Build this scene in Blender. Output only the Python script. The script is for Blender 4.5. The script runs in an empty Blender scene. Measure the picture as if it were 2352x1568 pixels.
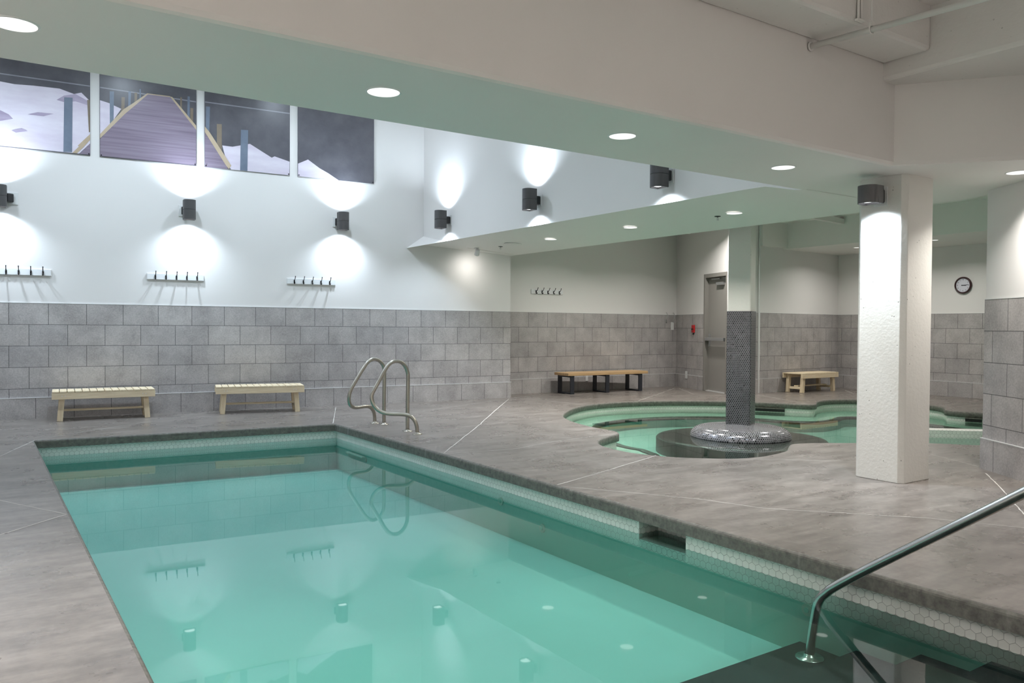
import bpy, bmesh, math, random
from mathutils import Vector, Matrix
random.seed(7)
S = bpy.context.scene
C = S.collection
PI = math.pi
def V(*a): return Vector(a)

# ------------------------------------------------------------------ render look
S.view_settings.view_transform = 'Standard'
S.view_settings.look = 'None'
S.view_settings.exposure = 0.13
S.view_settings.gamma = 1.0
S.view_settings.use_curve_mapping = False
S.cycles.use_denoising = True
S.cycles.denoiser = 'OPENIMAGEDENOISE'
S.cycles.denoising_input_passes = 'RGB_ALBEDO_NORMAL'
S.cycles.denoising_prefilter = 'ACCURATE'
S.cycles.denoising_quality = 'HIGH'
S.cycles.use_light_tree = True
S.cycles.max_bounces = 7
S.cycles.diffuse_bounces = 3
S.cycles.adaptive_threshold = .02
S.cycles.glossy_bounces = 4
S.cycles.transparent_max_bounces = 8
S.cycles.sample_clamp_indirect = 4.0
S.cycles.caustics_reflective = False
S.cycles.caustics_refractive = False

# ------------------------------------------------------------------ materials
def newmat(name):
    m = bpy.data.materials.new(name); m.use_nodes = True
    nt = m.node_tree; b = nt.nodes['Principled BSDF']
    return m, nt, b
def N(nt, typ, **kw):
    n = nt.nodes.new(typ)
    for k, v in kw.items():
        if k in n.inputs: n.inputs[k].default_value = v
        else: setattr(n, k, v)
    return n
def L(nt, a, b): nt.links.new(a, b)
def rgb(c): return (c[0], c[1], c[2], 1.0)
def mix(nt, fac, a, b):
    n = nt.nodes.new('ShaderNodeMix'); n.data_type = 'RGBA'
    if hasattr(fac, 'is_linked'): L(nt, fac, n.inputs[0])
    else: n.inputs[0].default_value = fac
    for i, x in ((6, a), (7, b)):
        if hasattr(x, 'is_linked'): L(nt, x, n.inputs[i])
        else: n.inputs[i].default_value = rgb(x)
    return n.outputs[2]
def ramp(nt, src, p0, p1, c0=(0, 0, 0), c1=(1, 1, 1)):
    r = nt.nodes.new('ShaderNodeValToRGB')
    r.color_ramp.elements[0].position = p0; r.color_ramp.elements[1].position = p1
    r.color_ramp.elements[0].color = rgb(c0); r.color_ramp.elements[1].color = rgb(c1)
    L(nt, src, r.inputs[0]); return r.outputs[0]
def objco(nt, scale=None):
    t = nt.nodes.new('ShaderNodeNewGeometry')
    if scale is None: return t.outputs['Position']
    mp = nt.nodes.new('ShaderNodeMapping'); mp.inputs['Scale'].default_value = scale
    L(nt, t.outputs['Position'], mp.inputs['Vector']); return mp.outputs[0]
def noise(nt, vec, scale, detail=4, rough=0.55):
    n = N(nt, 'ShaderNodeTexNoise', Scale=scale, Detail=detail, Roughness=rough)
    L(nt, vec, n.inputs['Vector']); return n.outputs['Fac']
def bump(nt, h, strength, dist, bsdf):
    b = N(nt, 'ShaderNodeBump', Strength=strength, Distance=dist)
    L(nt, h, b.inputs['Height']); L(nt, b.outputs[0], bsdf.inputs['Normal'])
def plain(name, col, rough=0.5, metal=0.0, var=0.0, nscale=20.0, spec=0.5):
    m, nt, b = newmat(name)
    b.inputs['Roughness'].default_value = rough; b.inputs['Metallic'].default_value = metal
    b.inputs['Specular IOR Level'].default_value = spec
    if var > 0:
        f = noise(nt, objco(nt), nscale)
        L(nt, mix(nt, f, tuple(c * (1 - var) for c in col), tuple(min(1, c * (1 + var)) for c in col)), b.inputs['Base Color'])
    else: b.inputs['Base Color'].default_value = rgb(col)
    return m
def glow(name, col, s):
    m, nt, b = newmat(name)
    b.inputs['Base Color'].default_value = rgb((.8, .8, .8))
    b.inputs['Emission Color'].default_value = rgb(col); b.inputs['Emission Strength'].default_value = s
    return m

def paint_mat(name, col, rough=0.5):
    m, nt, b = newmat(name)
    co = objco(nt)
    f = noise(nt, co, 0.9, 3)
    L(nt, mix(nt, f, tuple(c * .97 for c in col), tuple(min(1, c * 1.02) for c in col)), b.inputs['Base Color'])
    b.inputs['Roughness'].default_value = rough
    b.inputs['Specular IOR Level'].default_value = .3
    bump(nt, noise(nt, co, 90, 3), .05, .004, b)
    return m
M_paint = paint_mat('wall_paint', (.81, .79, .775))
M_ceil = paint_mat('ceiling_paint', (.87, .84, .81), .38)

def concrete_paint(name, col, pits=1.0):
    m, nt, b = newmat(name)
    co = objco(nt)
    v = N(nt, 'ShaderNodeTexVoronoi', Scale=15.0); L(nt, co, v.inputs['Vector'])
    keep = ramp(nt, noise(nt, co, 4.0, 2), .47, .53)
    pit0 = ramp(nt, v.outputs['Distance'], .05, .095, (1, 1, 1), (0, 0, 0))
    mul = N(nt, 'ShaderNodeMath', operation='MULTIPLY'); L(nt, pit0, mul.inputs[0]); L(nt, keep, mul.inputs[1])
    pit = mul.outputs[0]
    sc = N(nt, 'ShaderNodeMath', operation='MULTIPLY'); L(nt, pit, sc.inputs[0]); sc.inputs[1].default_value = .8 * pits
    base = mix(nt, noise(nt, co, 2.2, 5), tuple(c * .93 for c in col), col)
    L(nt, mix(nt, sc.outputs[0], base, (.16, .15, .13)), b.inputs['Base Color'])
    b.inputs['Roughness'].default_value = .42
    h = N(nt, 'ShaderNodeMath', operation='SUBTRACT'); L(nt, noise(nt, co, 30, 5), h.inputs[0]); L(nt, pit, h.inputs[1])
    bump(nt, h.outputs[0], .35, .008, b)
    return m
M_conc = concrete_paint('painted_concrete', (.76, .74, .69))
M_concc = concrete_paint('painted_concrete_ceiling', (.84, .81, .78), .35)

def tile_mat(name, c1, c2, grout):
    m, nt, b = newmat(name)
    uv = nt.nodes.new('ShaderNodeUVMap'); uv.uv_map = 'UVMap'
    br = N(nt, 'ShaderNodeTexBrick', Scale=1.0)
    br.inputs['Mortar Size'].default_value = .0034; br.inputs['Mortar Smooth'].default_value = .1
    br.inputs['Brick Width'].default_value = .4835; br.inputs['Row Height'].default_value = .305
    br.offset = .5; br.offset_frequency = 2
    br.inputs['Color1'].default_value = (0, 0, 0, 1); br.inputs['Color2'].default_value = (1, 1, 1, 1); br.inputs['Mortar'].default_value = (.5, .5, .5, 1)
    L(nt, uv.outputs[0], br.inputs['Vector'])
    co = objco(nt)
    n1 = noise(nt, co, 3.2, 8, .62); n2 = noise(nt, co, 55, 4, .7)
    a = mix(nt, ramp(nt, n1, .33, .68), c1, c2)
    sp = mix(nt, ramp(nt, n2, .35, .75), tuple(c * .86 for c in c1), tuple(c * 1.12 for c in c2))
    a = mix(nt, .45, a, sp)
    tv = mix(nt, br.outputs['Color'], (.91, .91, .92), (1.06, 1.05, 1.04))
    mm = nt.nodes.new('ShaderNodeMix'); mm.data_type = 'RGBA'; mm.blend_type = 'MULTIPLY'; mm.inputs[0].default_value = 1
    L(nt, a, mm.inputs[6]); L(nt, tv, mm.inputs[7])
    L(nt, mix(nt, br.outputs['Fac'], mm.outputs[2], grout), b.inputs['Base Color'])
    b.inputs['Roughness'].default_value = .5
    inv = N(nt, 'ShaderNodeMath', operation='SUBTRACT'); inv.inputs[0].default_value = 1.0; L(nt, br.outputs['Fac'], inv.inputs[1])
    ad = N(nt, 'ShaderNodeMath', operation='MULTIPLY_ADD'); L(nt, n2, ad.inputs[0]); ad.inputs[1].default_value = .12; L(nt, inv.outputs[0], ad.inputs[2])
    bump(nt, ad.outputs[0], .5, .003, b)
    return m
M_tile = tile_mat('stone_tile', (.31, .29, .285), (.57, .545, .535), (.085, .08, .08))

def hexmat(name, size, grout_w, cols, grout, rough, metal=0.0, grout_rough=.6):
    """hexagonal mosaic in metres from the UV map; size = flat-to-flat"""
    m, nt, b = newmat(name)
    uv = nt.nodes.new('ShaderNodeUVMap'); uv.uv_map = 'UVMap'
    def vm(op, a=None, bb=None, sc=None):
        n = nt.nodes.new('ShaderNodeVectorMath'); n.operation = op
        for i, x in ((0, a), (1, bb)):
            if x is None: continue
            if hasattr(x, 'is_linked'): L(nt, x, n.inputs[i])
            else: n.inputs[i].default_value = x
        if sc is not None: n.inputs['Scale'].default_value = sc
        return n
    def mt(op, a, bb=None):
        n = nt.nodes.new('ShaderNodeMath'); n.operation = op
        for i, x in ((0, a), (1, bb)):
            if x is None: continue
            if hasattr(x, 'is_linked'): L(nt, x, n.inputs[i])
            else: n.inputs[i].default_value = x
        return n.outputs[0]
    r3 = math.sqrt(3)
    p = vm('SCALE', uv.outputs[0], sc=1.0 / size).outputs[0]
    p = vm('ADD', p, (400.0, 400.0 * r3, 0)).outputs[0]
    p = vm('MULTIPLY', p, (1, 1, 0)).outputs[0]
    r = (1.0, r3, 1.0); h = (.5, r3 / 2, 0)
    a = vm('SUBTRACT', vm('MODULO', p, r).outputs[0], h).outputs[0]
    q = vm('SUBTRACT', p, h).outputs[0]
    c = vm('SUBTRACT', vm('MODULO', q, r).outputs[0], h).outputs[0]
    da = vm('DOT_PRODUCT', a, a).outputs['Value']; dc = vm('DOT_PRODUCT', c, c).outputs['Value']
    sel = mt('LESS_THAN', da, dc)
    mx = nt.nodes.new('ShaderNodeMix'); mx.data_type = 'VECTOR'
    L(nt, sel, mx.inputs[0]); L(nt, c, mx.inputs[4]); L(nt, a, mx.inputs[5])
    g = mx.outputs[1]
    ida = vm('SUBTRACT', p, g).outputs[0]
    ab = vm('ABSOLUTE', g).outputs[0]
    e1 = vm('DOT_PRODUCT', ab, (.5, r3 / 2, 0)).outputs['Value']
    sx = nt.nodes.new('ShaderNodeSeparateXYZ'); L(nt, ab, sx.inputs[0])
    d = mt('MAXIMUM', e1, sx.outputs[0])
    w = grout_w / size
    gr = ramp(nt, d, .5 - w * 1.25, .5 - w * .75)
    wn = nt.nodes.new('ShaderNodeTexWhiteNoise'); wn.noise_dimensions = '3D'
    L(nt, vm('SNAP', vm('ADD', ida, (.13, .13, 0)).outputs[0], (.25, .25, .25)).outputs[0], wn.inputs['Vector'])
    base = mix(nt, wn.outputs['Value'], cols[0], cols[1])
    L(nt, mix(nt, gr, base, grout), b.inputs['Base Color'])
    rr = N(nt, 'ShaderNodeMapRange'); L(nt, gr, rr.inputs[0]); rr.inputs[3].default_value = rough; rr.inputs[4].default_value = grout_rough
    L(nt, rr.outputs[0], b.inputs['Roughness'])
    if metal > 0:
        r2 = N(nt, 'ShaderNodeMapRange'); L(nt, gr, r2.inputs[0]); r2.inputs[3].default_value = metal; r2.inputs[4].default_value = 0
        L(nt, r2.outputs[0], b.inputs['Metallic'])
    inv = mt('SUBTRACT', 1.0, gr)
    ad = mt('MULTIPLY', wn.outputs['Value'], .25)
    bump(nt, mt('ADD', inv, ad), .6, .0012, b)
    return m
M_hexw = hexmat('white_hex_mosaic', .052, .0016, ((.82, .81, .76), (.89, .88, .83)), (.46, .45, .42), .25)
M_hexd = hexmat('dark_hex_mosaic', .0285, .0015, ((.018, .018, .021), (.070, .068, .076)), (.30, .295, .30), .24, .5)
M_hexl = hexmat('silver_hex_mosaic', .0285, .0019, ((.04, .04, .045), (.24, .235, .26)), (.40, .395, .40), .17, .7)

def deck_mat():
    m, nt, b = newmat('stained_concrete_deck')
    co = objco(nt)
    big = noise(nt, co, .7, 5, .6); mid = noise(nt, co, 2.2, 4, .6); fine = noise(nt, co, 17, 4, .6)
    st = noise(nt, objco(nt, (1.2, 5.0, 1)), 1.3, 7, .66)
    base = mix(nt, ramp(nt, big, .22, .78), (.088, .075, .066), (.185, .161, .145))
    base = mix(nt, ramp(nt, mid, .30, .90, (0, 0, 0), (.55, .55, .55)), base, (.255, .227, .206))
    base = mix(nt, ramp(nt, st, .42, .85, (0, 0, 0), (.75, .75, .75)), base, (.42, .375, .345))
    base = mix(nt, ramp(nt, fine, .30, .80, (.0, .0, .0), (.34, .34, .34)), base, (.30, .268, .245))
    base = mix(nt, ramp(nt, fine, .20, .60, (.30, .30, .30), (0, 0, 0)), base, (.09, .081, .076))
    L(nt, base, b.inputs['Base Color'])
    rr = N(nt, 'ShaderNodeMapRange'); L(nt, mid, rr.inputs[0]); rr.inputs[1].default_value = .3; rr.inputs[2].default_value = .75
    rr.inputs[3].default_value = .24; rr.inputs[4].default_value = .36
    L(nt, rr.outputs[0], b.inputs['Roughness'])
    b.inputs['Specular IOR Level'].default_value = .5
    return m
M_deck = deck_mat()
def coping_mat():
    m, nt, b = newmat('raw_concrete_coping')
    co = objco(nt)
    f = noise(nt, co, 26, 7, .7); g = noise(nt, objco(nt, (14, 14, 1.5)), 1.0, 4)
    base = mix(nt, ramp(nt, f, .32, .72), (.075, .072, .062), (.215, .205, .18))
    base = mix(nt, ramp(nt, g, .62, .75, (0, 0, 0), (.5, .5, .5)), base, (.34, .33, .31))
    L(nt, base, b.inputs['Base Color']); b.inputs['Roughness'].default_value = .7
    bump(nt, f, .22, .003, b)
    return m
M_coping = coping_mat()
M_joint = plain('joint_sealant', (.60, .57, .53), .6, var=.15)
M_stain = plain('mineral_stain', (.30, .285, .27), .55, var=.3)

def water_mat(name, tint, bs):
    m, nt, b = newmat(name)
    nt.nodes.remove(b)
    out = nt.nodes['Material Output']
    tr = N(nt, 'ShaderNodeBsdfTransparent'); tr.inputs[0].default_value = rgb(tint)
    gl = N(nt, 'ShaderNodeBsdfGlossy'); gl.inputs['Roughness'].default_value = .02; gl.inputs['Color'].default_value = (1, 1, 1, 1)
    fr = N(nt, 'ShaderNodeFresnel', IOR=1.33)
    mx = N(nt, 'ShaderNodeMixShader')
    bm = N(nt, 'ShaderNodeBump', Strength=bs, Distance=.01)
    co = objco(nt)
    L(nt, noise(nt, co, 2.6, 2), bm.inputs['Height'])
    L(nt, bm.outputs[0], gl.inputs['Normal'])
    L(nt, fr.outputs[0], mx.inputs[0]); L(nt, tr.outputs[0], mx.inputs[1]); L(nt, gl.outputs[0], mx.inputs[2])
    L(nt, mx.outputs[0], out.inputs['Surface'])
    return m
M_water = water_mat('pool_water', (.71, .92, .87), .012)
M_water2 = water_mat('leisure_pool_water', (.76, .95, .87), .008)
M_plaster = plain('aqua_pool_plaster', (.33, .64, .60), .6, var=.06, nscale=1.2)
M_plasterw = plain('aqua_pool_wall', (.36, .62, .54), .6, var=.06, nscale=1.5)
M_plaster2 = plain('leisure_pool_plaster', (.31, .50, .44), .6, var=.06, nscale=1.0)
M_shelf = plain('pale_pool_shelf', (.50, .60, .52), .5, var=.06, nscale=2)
M_darkstone = plain('dark_wet_stone', (.040, .032, .029), .35, var=.35, nscale=30)
M_step = hexmat('dark_step_mosaic', .05, .0008, ((.007, .007, .010), (.013, .013, .017)), (.022, .022, .025), .5)
M_black = plain('black_void', (.01, .01, .01), .8)
M_wood = None
def wood_mat(name, c1, c2, axis=(2, 22, 22)):
    m, nt, b = newmat(name)
    tc = nt.nodes.new('ShaderNodeTexCoord')
    mp = nt.nodes.new('ShaderNodeMapping'); mp.inputs['Scale'].default_value = axis
    L(nt, tc.outputs['Object'], mp.inputs['Vector'])
    f = noise(nt, mp.outputs[0], 2.0, 6, .6)
    L(nt, mix(nt, ramp(nt, f, .35, .7), c1, c2), b.inputs['Base Color'])
    b.inputs['Roughness'].default_value = .5
    bump(nt, f, .15, .002, b)
    return m
M_pine = wood_mat('pale_pine', (.72, .58, .39), (.83, .71, .51))
M_pine_y = wood_mat('pale_pine_slats', (.74, .60, .40), (.86, .75, .55), (22, 2, 22))
M_pine_z = wood_mat('pale_pine_legs', (.70, .56, .37), (.80, .68, .49), (22, 22, 2))
M_oak = wood_mat('oiled_oak', (.47, .30, .15), (.60, .41, .22))
M_steelblk = plain('black_painted_steel', (.022, .024, .032), .45, var=.4, nscale=60)
M_nickel = plain('brushed_nickel', (.42, .39, .34), .3, 1.0, var=.06, nscale=80)
M_chrome = plain('polished_stainless', (.55, .53, .51), .22, 1.0)
M_sconce = plain('charcoal_powder_coat', (.085, .082, .084), .45, .3, var=.12, nscale=200)
M_sconce2 = plain('black_gasket', (.012, .012, .013), .5)
M_white = plain('white_plastic', (.78, .78, .77), .4)
M_whitewood = plain('white_gloss_board', (.80, .81, .82), .35)
M_hook = plain('black_iron', (.012, .012, .013), .35, .4)
M_trim = plain('satin_aluminium_trim', (.74, .74, .74), .35, .2)
M_bandtrim = plain('pale_green_trim', (.50, .56, .50), .4)
M_door = plain('taupe_door_paint', (.30, .285, .265), .42, var=.03, nscale=2)
M_frame = plain('taupe_frame_paint', (.27, .255, .235), .42)
M_alu = plain('brushed_aluminium', (.55, .56, .57), .32, .8)
M_red = plain('alarm_red', (.50, .015, .018), .35)
M_clockrim = plain('dark_brown_rim', (.045, .016, .018), .3)
M_dial = plain('pale_dial', (.72, .72, .80), .4)
M_ink = plain('black_ink', (.02, .02, .03), .5)
M_lens = glow('downlight_lens', (1, .97, .93), 1.2)
M_lens2 = glow('sconce_lens', (.95, .97, 1), 2.2)
M_fix = plain('lamp_white', (.85, .85, .85), .3)
# printed panels
def print_mat(name, c1, c2, sc=(1, 1, 1), scale=3.0, rough=.28):
    m, nt, b = newmat(name)
    f = noise(nt, objco(nt, sc), scale, 6, .6)
    L(nt, mix(nt, ramp(nt, f, .3, .72), c1, c2), b.inputs['Base Color']); b.inputs['Roughness'].default_value = rough
    return m
P_dark = print_mat('print_dark_lake', (.085, .083, .100), (.135, .132, .150))
P_cloud = print_mat('print_lavender_cloud', (.62, .55, .66), (.78, .74, .82), (.6, .6, 2.2), 2.2)
P_shade = print_mat('print_violet_shade', (.33, .27, .38), (.48, .42, .54), (.6, .6, 2), 4)
P_deck = print_mat('print_violet_planks', (.19, .15, .205), (.31, .26, .33), (.25, .25, 9), 3.4)
P_curb = print_mat('print_tan_curb', (.46, .36, .25), (.58, .47, .35))
P_blue = print_mat('print_steel_post', (.13, .16, .22), (.20, .24, .31))
P_brown = print_mat('print_timber_post', (.19, .15, .11), (.27, .22, .17))
P_rail = print_mat('print_far_rail', (.24, .24, .28), (.34, .34, .38))
PM = dict(dark=P_dark, cloud=P_cloud, shade=P_shade, deck=P_deck, curb=P_curb, bluepost=P_blue, brownpost=P_brown, rail=P_rail)

# ------------------------------------------------------------------ mesh builder
class MB:
    def __init__(s): s.v = []; s.f = []; s.m = []; s.uv = []; s.sm = []
    def add(s, vs, fs, mi=0, uvs=None, smooth=False):
        o = len(s.v); s.v += [Vector(x) for x in vs]
        for i, f in enumerate(fs):
            s.f.append([o + k for k in f]); s.m.append(mi); s.sm.append(smooth)
            s.uv.append(uvs[i] if uvs else None)
        return s
    def box(s, x0, x1, y0, y1, z0, z1, mi=0, mat=None):
        vs = [V(x0, y0, z0), V(x1, y0, z0), V(x1, y1, z0), V(x0, y1, z0), V(x0, y0, z1), V(x1, y0, z1), V(x1, y1, z1), V(x0, y1, z1)]
        if mat is not None: vs = [mat @ v for v in vs]
        return s.add(vs, [(3, 2, 1, 0), (4, 5, 6, 7), (0, 1, 5, 4), (1, 2, 6, 5), (2, 3, 7, 6), (3, 0, 4, 7)], mi)
    def beam(s, p0, p1, w, d, side=V(0, 1, 0), mi=0):
        p0 = Vector(p0); p1 = Vector(p1); a = (p1 - p0).normalized()
        u = side - a * side.dot(a); u.normalize(); t = a.cross(u)
        vs = []
        for p in (p0, p1):
            for i, j in ((-1, -1), (1, -1), (1, 1), (-1, 1)): vs.append(p + u * (i * w / 2) + t * (j * d / 2))
        return s.add(vs, [(3, 2, 1, 0), (4, 5, 6, 7), (0, 1, 5, 4), (1, 2, 6, 5), (2, 3, 7, 6), (3, 0, 4, 7)], mi)
    def prism(s, poly, z0, z1, mi=0):
        n = len(poly); a = sum(poly[i][0] * poly[(i + 1) % n][1] - poly[(i + 1) % n][0] * poly[i][1] for i in range(n))
        if a < 0: poly = poly[::-1]
        vs = [V(p[0], p[1], z0) for p in poly] + [V(p[0], p[1], z1) for p in poly]
        fs = [tuple(range(n - 1, -1, -1)), tuple(range(n, 2 * n))] + [(i, (i + 1) % n, n + (i + 1) % n, n + i) for i in range(n)]
        return s.add(vs, fs, mi)
    def tube(s, path, r, n=14, mi=0, cap=True, closed=False):
        path = [Vector(p) for p in path]; m = len(path); rings = []
        t0 = (path[1] - path[0]).normalized()
        u = t0.orthogonal().normalized()
        rr = r if hasattr(r, '__len__') else [r] * m
        for i, p in enumerate(path):
            if i == 0: t = path[1] - path[0]
            elif i == m - 1: t = path[-1] - path[-2]
            else: t = (path[i + 1] - path[i]).normalized() + (path[i] - path[i - 1]).normalized()
            t.normalize(); u = (u - t * u.dot(t)).normalized(); w = t.cross(u)
            rings.append([p + (u * math.cos(2 * PI * k / n) + w * math.sin(2 * PI * k / n)) * rr[i] for k in range(n)])
        vs = [v for R in rings for v in R]
        fs = [(i * n + k, i * n + (k + 1) % n, (i + 1) * n + (k + 1) % n, (i + 1) * n + k) for i in range(m - 1) for k in range(n)]
        s.add(vs, fs, mi, smooth=True)
        if cap:
            o = len(s.v) - len(vs)
            s.f += [[o + k for k in range(n - 1, -1, -1)], [o + (m - 1) * n + k for k in range(n)]]
            s.m += [mi, mi]; s.sm += [False, False]; s.uv += [None, None]
        return s
    def cyl(s, p0, p1, r, n=24, mi=0): return s.tube([p0, p1], r, n, mi)
    def lathe(s, prof, c=(0, 0, 0), n=48, mi=0, smooth=True, uvr=None):
        c = Vector(c); m = len(prof)
        vs = [c + V(p[0] * math.cos(2 * PI * k / n), p[0] * math.sin(2 * PI * k / n), p[1]) for p in prof for k in range(n)]
        fs = []; uvs = []
        acc = [0]
        for i in range(1, m): acc.append(acc[-1] + math.hypot(prof[i][0] - prof[i - 1][0], prof[i][1] - prof[i - 1][1]))
        for i in range(m - 1):
            for k in range(n):
                fs.append((i * n + k, i * n + (k + 1) % n, (i + 1) * n + (k + 1) % n, (i + 1) * n + k))
                R = uvr if uvr else 1
                u0 = 2 * PI * k / n * R; u1 = 2 * PI * (k + 1) / n * R
                uvs.append([(u0, acc[i]), (u1, acc[i]), (u1, acc[i + 1]), (u0, acc[i + 1])])
        return s.add(vs, fs, mi, uvs, smooth)
    def build(s, name, mats, parent=None, bevel=0, sub=0):
        me = bpy.data.meshes.new(name)
        me.from_pydata([tuple(v) for v in s.v], [], s.f)
        for m in (mats if isinstance(mats, (list, tuple)) else [mats]): me.materials.append(m)
        me.polygons.foreach_set('material_index', s.m)
        me.polygons.foreach_set('use_smooth', s.sm)
        if any(u is not None for u in s.uv):
            ul = me.uv_layers.new(name='UVMap')
            for p, u in zip(me.polygons, s.uv):
                if u is None: continue
                for li, c in zip(p.loop_indices, u): ul.data[li].uv = c
        me.update()
        o = bpy.data.objects.new(name, me); C.objects.link(o)
        if parent is not None: o.parent = parent
        if bevel:
            b = o.modifiers.new('bevel', 'BEVEL'); b.width = bevel; b.segments = 2; b.limit_method = 'ANGLE'
        return o

def thing(name, label, cat, loc=(0, 0, 0), rz=0.0, group=None):
    o = bpy.data.objects.new(name, None); o.empty_display_size = .1; C.objects.link(o)
    o.location = loc; o.rotation_euler = (0, 0, rz); o['label'] = label; o['category'] = cat
    if group: o['group'] = group
    return o
def tag(o, label, cat, group=None, kind=None):
    o['label'] = label; o['category'] = cat
    if group: o['group'] = group
    if kind: o['kind'] = kind
    return o
def struct(o): o['kind'] = 'structure'; return o
def kids(o): return [c for c in C.objects if c.parent == o]
def dup(o, parent=None):
    c = o.copy(); C.objects.link(c)
    if parent is not None: c.parent = parent
    for ch in kids(o): dup(ch, c)
    return c
def copy_thing(src, label, loc, rz=None, group=None):
    c = dup(src); c.location = loc; c['label'] = label
    if rz is not None: c.rotation_euler = (0, 0, rz)
    if group: c['group'] = group
    return c

# ------------------------------------------------------------------ camera (1.35 m eye height)
f_px, yaw, pitch, roll, H = 1821.452, .5946, -.0178, .0066, 1.35
import numpy as np
cy, sy, cp, sp = math.cos(yaw), math.sin(yaw), math.cos(pitch), math.sin(pitch)
Fw = V(sy * cp, cy * cp, sp); R0 = V(cy, -sy, 0); U0 = R0.cross(Fw)
Rr = R0 * math.cos(roll) + U0 * math.sin(roll); Uu = R0 * -math.sin(roll) + U0 * math.cos(roll)
cd = bpy.data.cameras.new('camera'); cam = bpy.data.objects.new('camera', cd); C.objects.link(cam)
cd.sensor_width = 36; cd.lens = f_px / 2352 * 36; cd.clip_start = .05; cd.clip_end = 100
mw = Matrix(((Rr.x, Uu.x, -Fw.x, 0), (Rr.y, Uu.y, -Fw.y, 0), (Rr.z, Uu.z, -Fw.z, H), (0, 0, 0, 1)))
cam.matrix_world = mw; S.camera = cam

# ------------------------------------------------------------------ layout numbers (metres)
X0, D0, AL = .3862, 13.252, -.0751            # back wall: start, distance, slight turn
WD = V(math.cos(AL), math.sin(AL), 0)         # along the back wall
WN = V(math.sin(AL), -math.cos(AL), 0)        # out of the back wall, into the room
def bw(s, z, off=0.0): p = V(X0, D0, 0) + WD * s + WN * off; return V(p.x, p.y, z)
ZS = 2.71; ZHI = 5.6; ZSLAB = 3.86; ZFAR = 3.62
WZ1, WZ2 = -.20, -.17                          # water levels
PX0, PX1 = .559, 4.10                          # pool sides

# ------------------------------------------------------------------ walls
def panel(mb, A, B, z0, z1, thick, u0=0.0, mi=0, v0=.18, pro=0.0):
    """box standing on line A-B whose front looks to the right of A->B reversed (room side = left normal n)"""
    A = V(A[0], A[1], 0); B = V(B[0], B[1], 0); d = (B - A); Ln = d.length; d.normalize()
    n = V(d.y, -d.x, 0)                        # room side
    a = A + n * pro; b = B + n * pro; c = B - n * thick; e = A - n * thick
    vs = [V(p.x, p.y, z) for z in (z0, z1) for p in (a, b, c, e)]
    W = thick + pro
    fs = [(0, 1, 5, 4), (1, 2, 6, 5), (2, 3, 7, 6), (3, 0, 4, 7), (4, 5, 6, 7), (3, 2, 1, 0)]
    def q(ua, ub): return [(ua, z0 + v0), (ub, z0 + v0), (ub, z1 + v0), (ua, z1 + v0)]
    top = [(u0, 0), (u0 + Ln, 0), (u0 + Ln, W), (u0, W)]
    mb.add(vs, fs, mi, [q(u0, u0 + Ln), q(u0 + Ln, u0 + Ln + W), q(u0 + Ln + W, u0 + 2 * Ln + W), q(u0 - W, u0), top, top[::-1]])
    return mb
def tiled_wall(name, A, B, ztop, ttop=1.65, u0=0.0, thick=.16, z0=1.0, plinth=True):
    w = struct(panel(MB(), A, B, -.02 if z0 < 0 else 0.0, ztop, thick).build(name, M_paint))
    t = panel(MB(), A, B, .302, ttop, -.0005, u0, v0=1.83 - ttop, pro=.012).build('tile_facing', M_tile, w)
    p = panel(MB(), A, B, 0.0, .295, -.0005, u0 - .08, v0=.305 * 2 + .006, pro=.034).build('tile_plinth', M_tile, w)
    l = panel(MB(), A, B, .295, .302, -.0005, pro=.037).build('ledge_trim', M_trim, w)
    c = panel(MB(), A, B, ttop, ttop + .008, -.0005, pro=.014).build('top_trim', M_white, w)
    return w
sEnd = (8.504 - X0) / WD.x
A = bw(-2.75, 0); B = bw(sEnd, 0)
wall_back = tiled_wall('wall_back', (A.x, A.y), (B.x, B.y), ZHI, 1.65, u0=-2.75 + 1.0 * 0)
tiled_wall('wall_return', (B.x, B.y), (8.50, 13.25), 3.7, 1.65, thick=.02)
tiled_wall('wall_far', (8.50, 13.25), (13.78, 13.25), 3.7, 1.662, u0=.11)
# wall with the door: split round the opening
dA = V(13.593, 13.207, 0); dB = V(12.80, 10.93, 0); dd = (dB - dA).normalized(); dn = V(dd.y, -dd.x, 0)
def dw(s, z=0.0, off=0.0): p = dA + dd * s + dn * off; return V(p.x, p.y, z)
DL = (dB - dA).length
s0, s1 = 1.30, 2.30                            # outer edges of the frame
tiled_wall('wall_door', dw(-.07)[:2], dw(s0)[:2], 3.7, 1.665, u0=.13)
struct(panel(MB(), dw(s0)[:2], dw(s1)[:2], 2.53, 3.7, .16).build('wall_lintel', M_paint))
tiled_wall('wall_jamb', dw(s1)[:2], dw(DL)[:2], 3.7, 1.665)
wx = V(12.80, 10.875, 0)
tiled_wall('wall_alcove', (12.80, 10.876), (16.61, 11.043), 3.7, 1.69, u0=.31)
tiled_wall('wall_clock', (16.61, 11.05), (16.42, 5.0), 3.7, 1.69, u0=.12)
struct(panel(MB(), (16.6, 5.2), (8.6, 3.35), 3.7 * 0, 3.7, .16).build('wall_side', M_paint))
# near right wall (stands beside the corridor) : corner at (8.19,3.83) running towards the camera side
rA = V(8.187, 3.835, 0); rB = V(5.95, .70, 0)
rw = tiled_wall('wall_right', rA[:2], rB[:2], ZS, 1.65, u0=.10, thick=.30)
struct(panel(MB(), (5.95, .70), (5.95, -3.0), 0, 3.9, .16).build('wall_near_right', M_paint))
struct(panel(MB(), (5.95, -3.0), (-2.4, -3.0), 0, 3.9, .16).build('wall_behind', M_paint))
struct(panel(MB(), (-2.35, -3.0), (-2.35, 13.6), 0, ZHI, .16).build('wall_left', M_paint))

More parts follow.
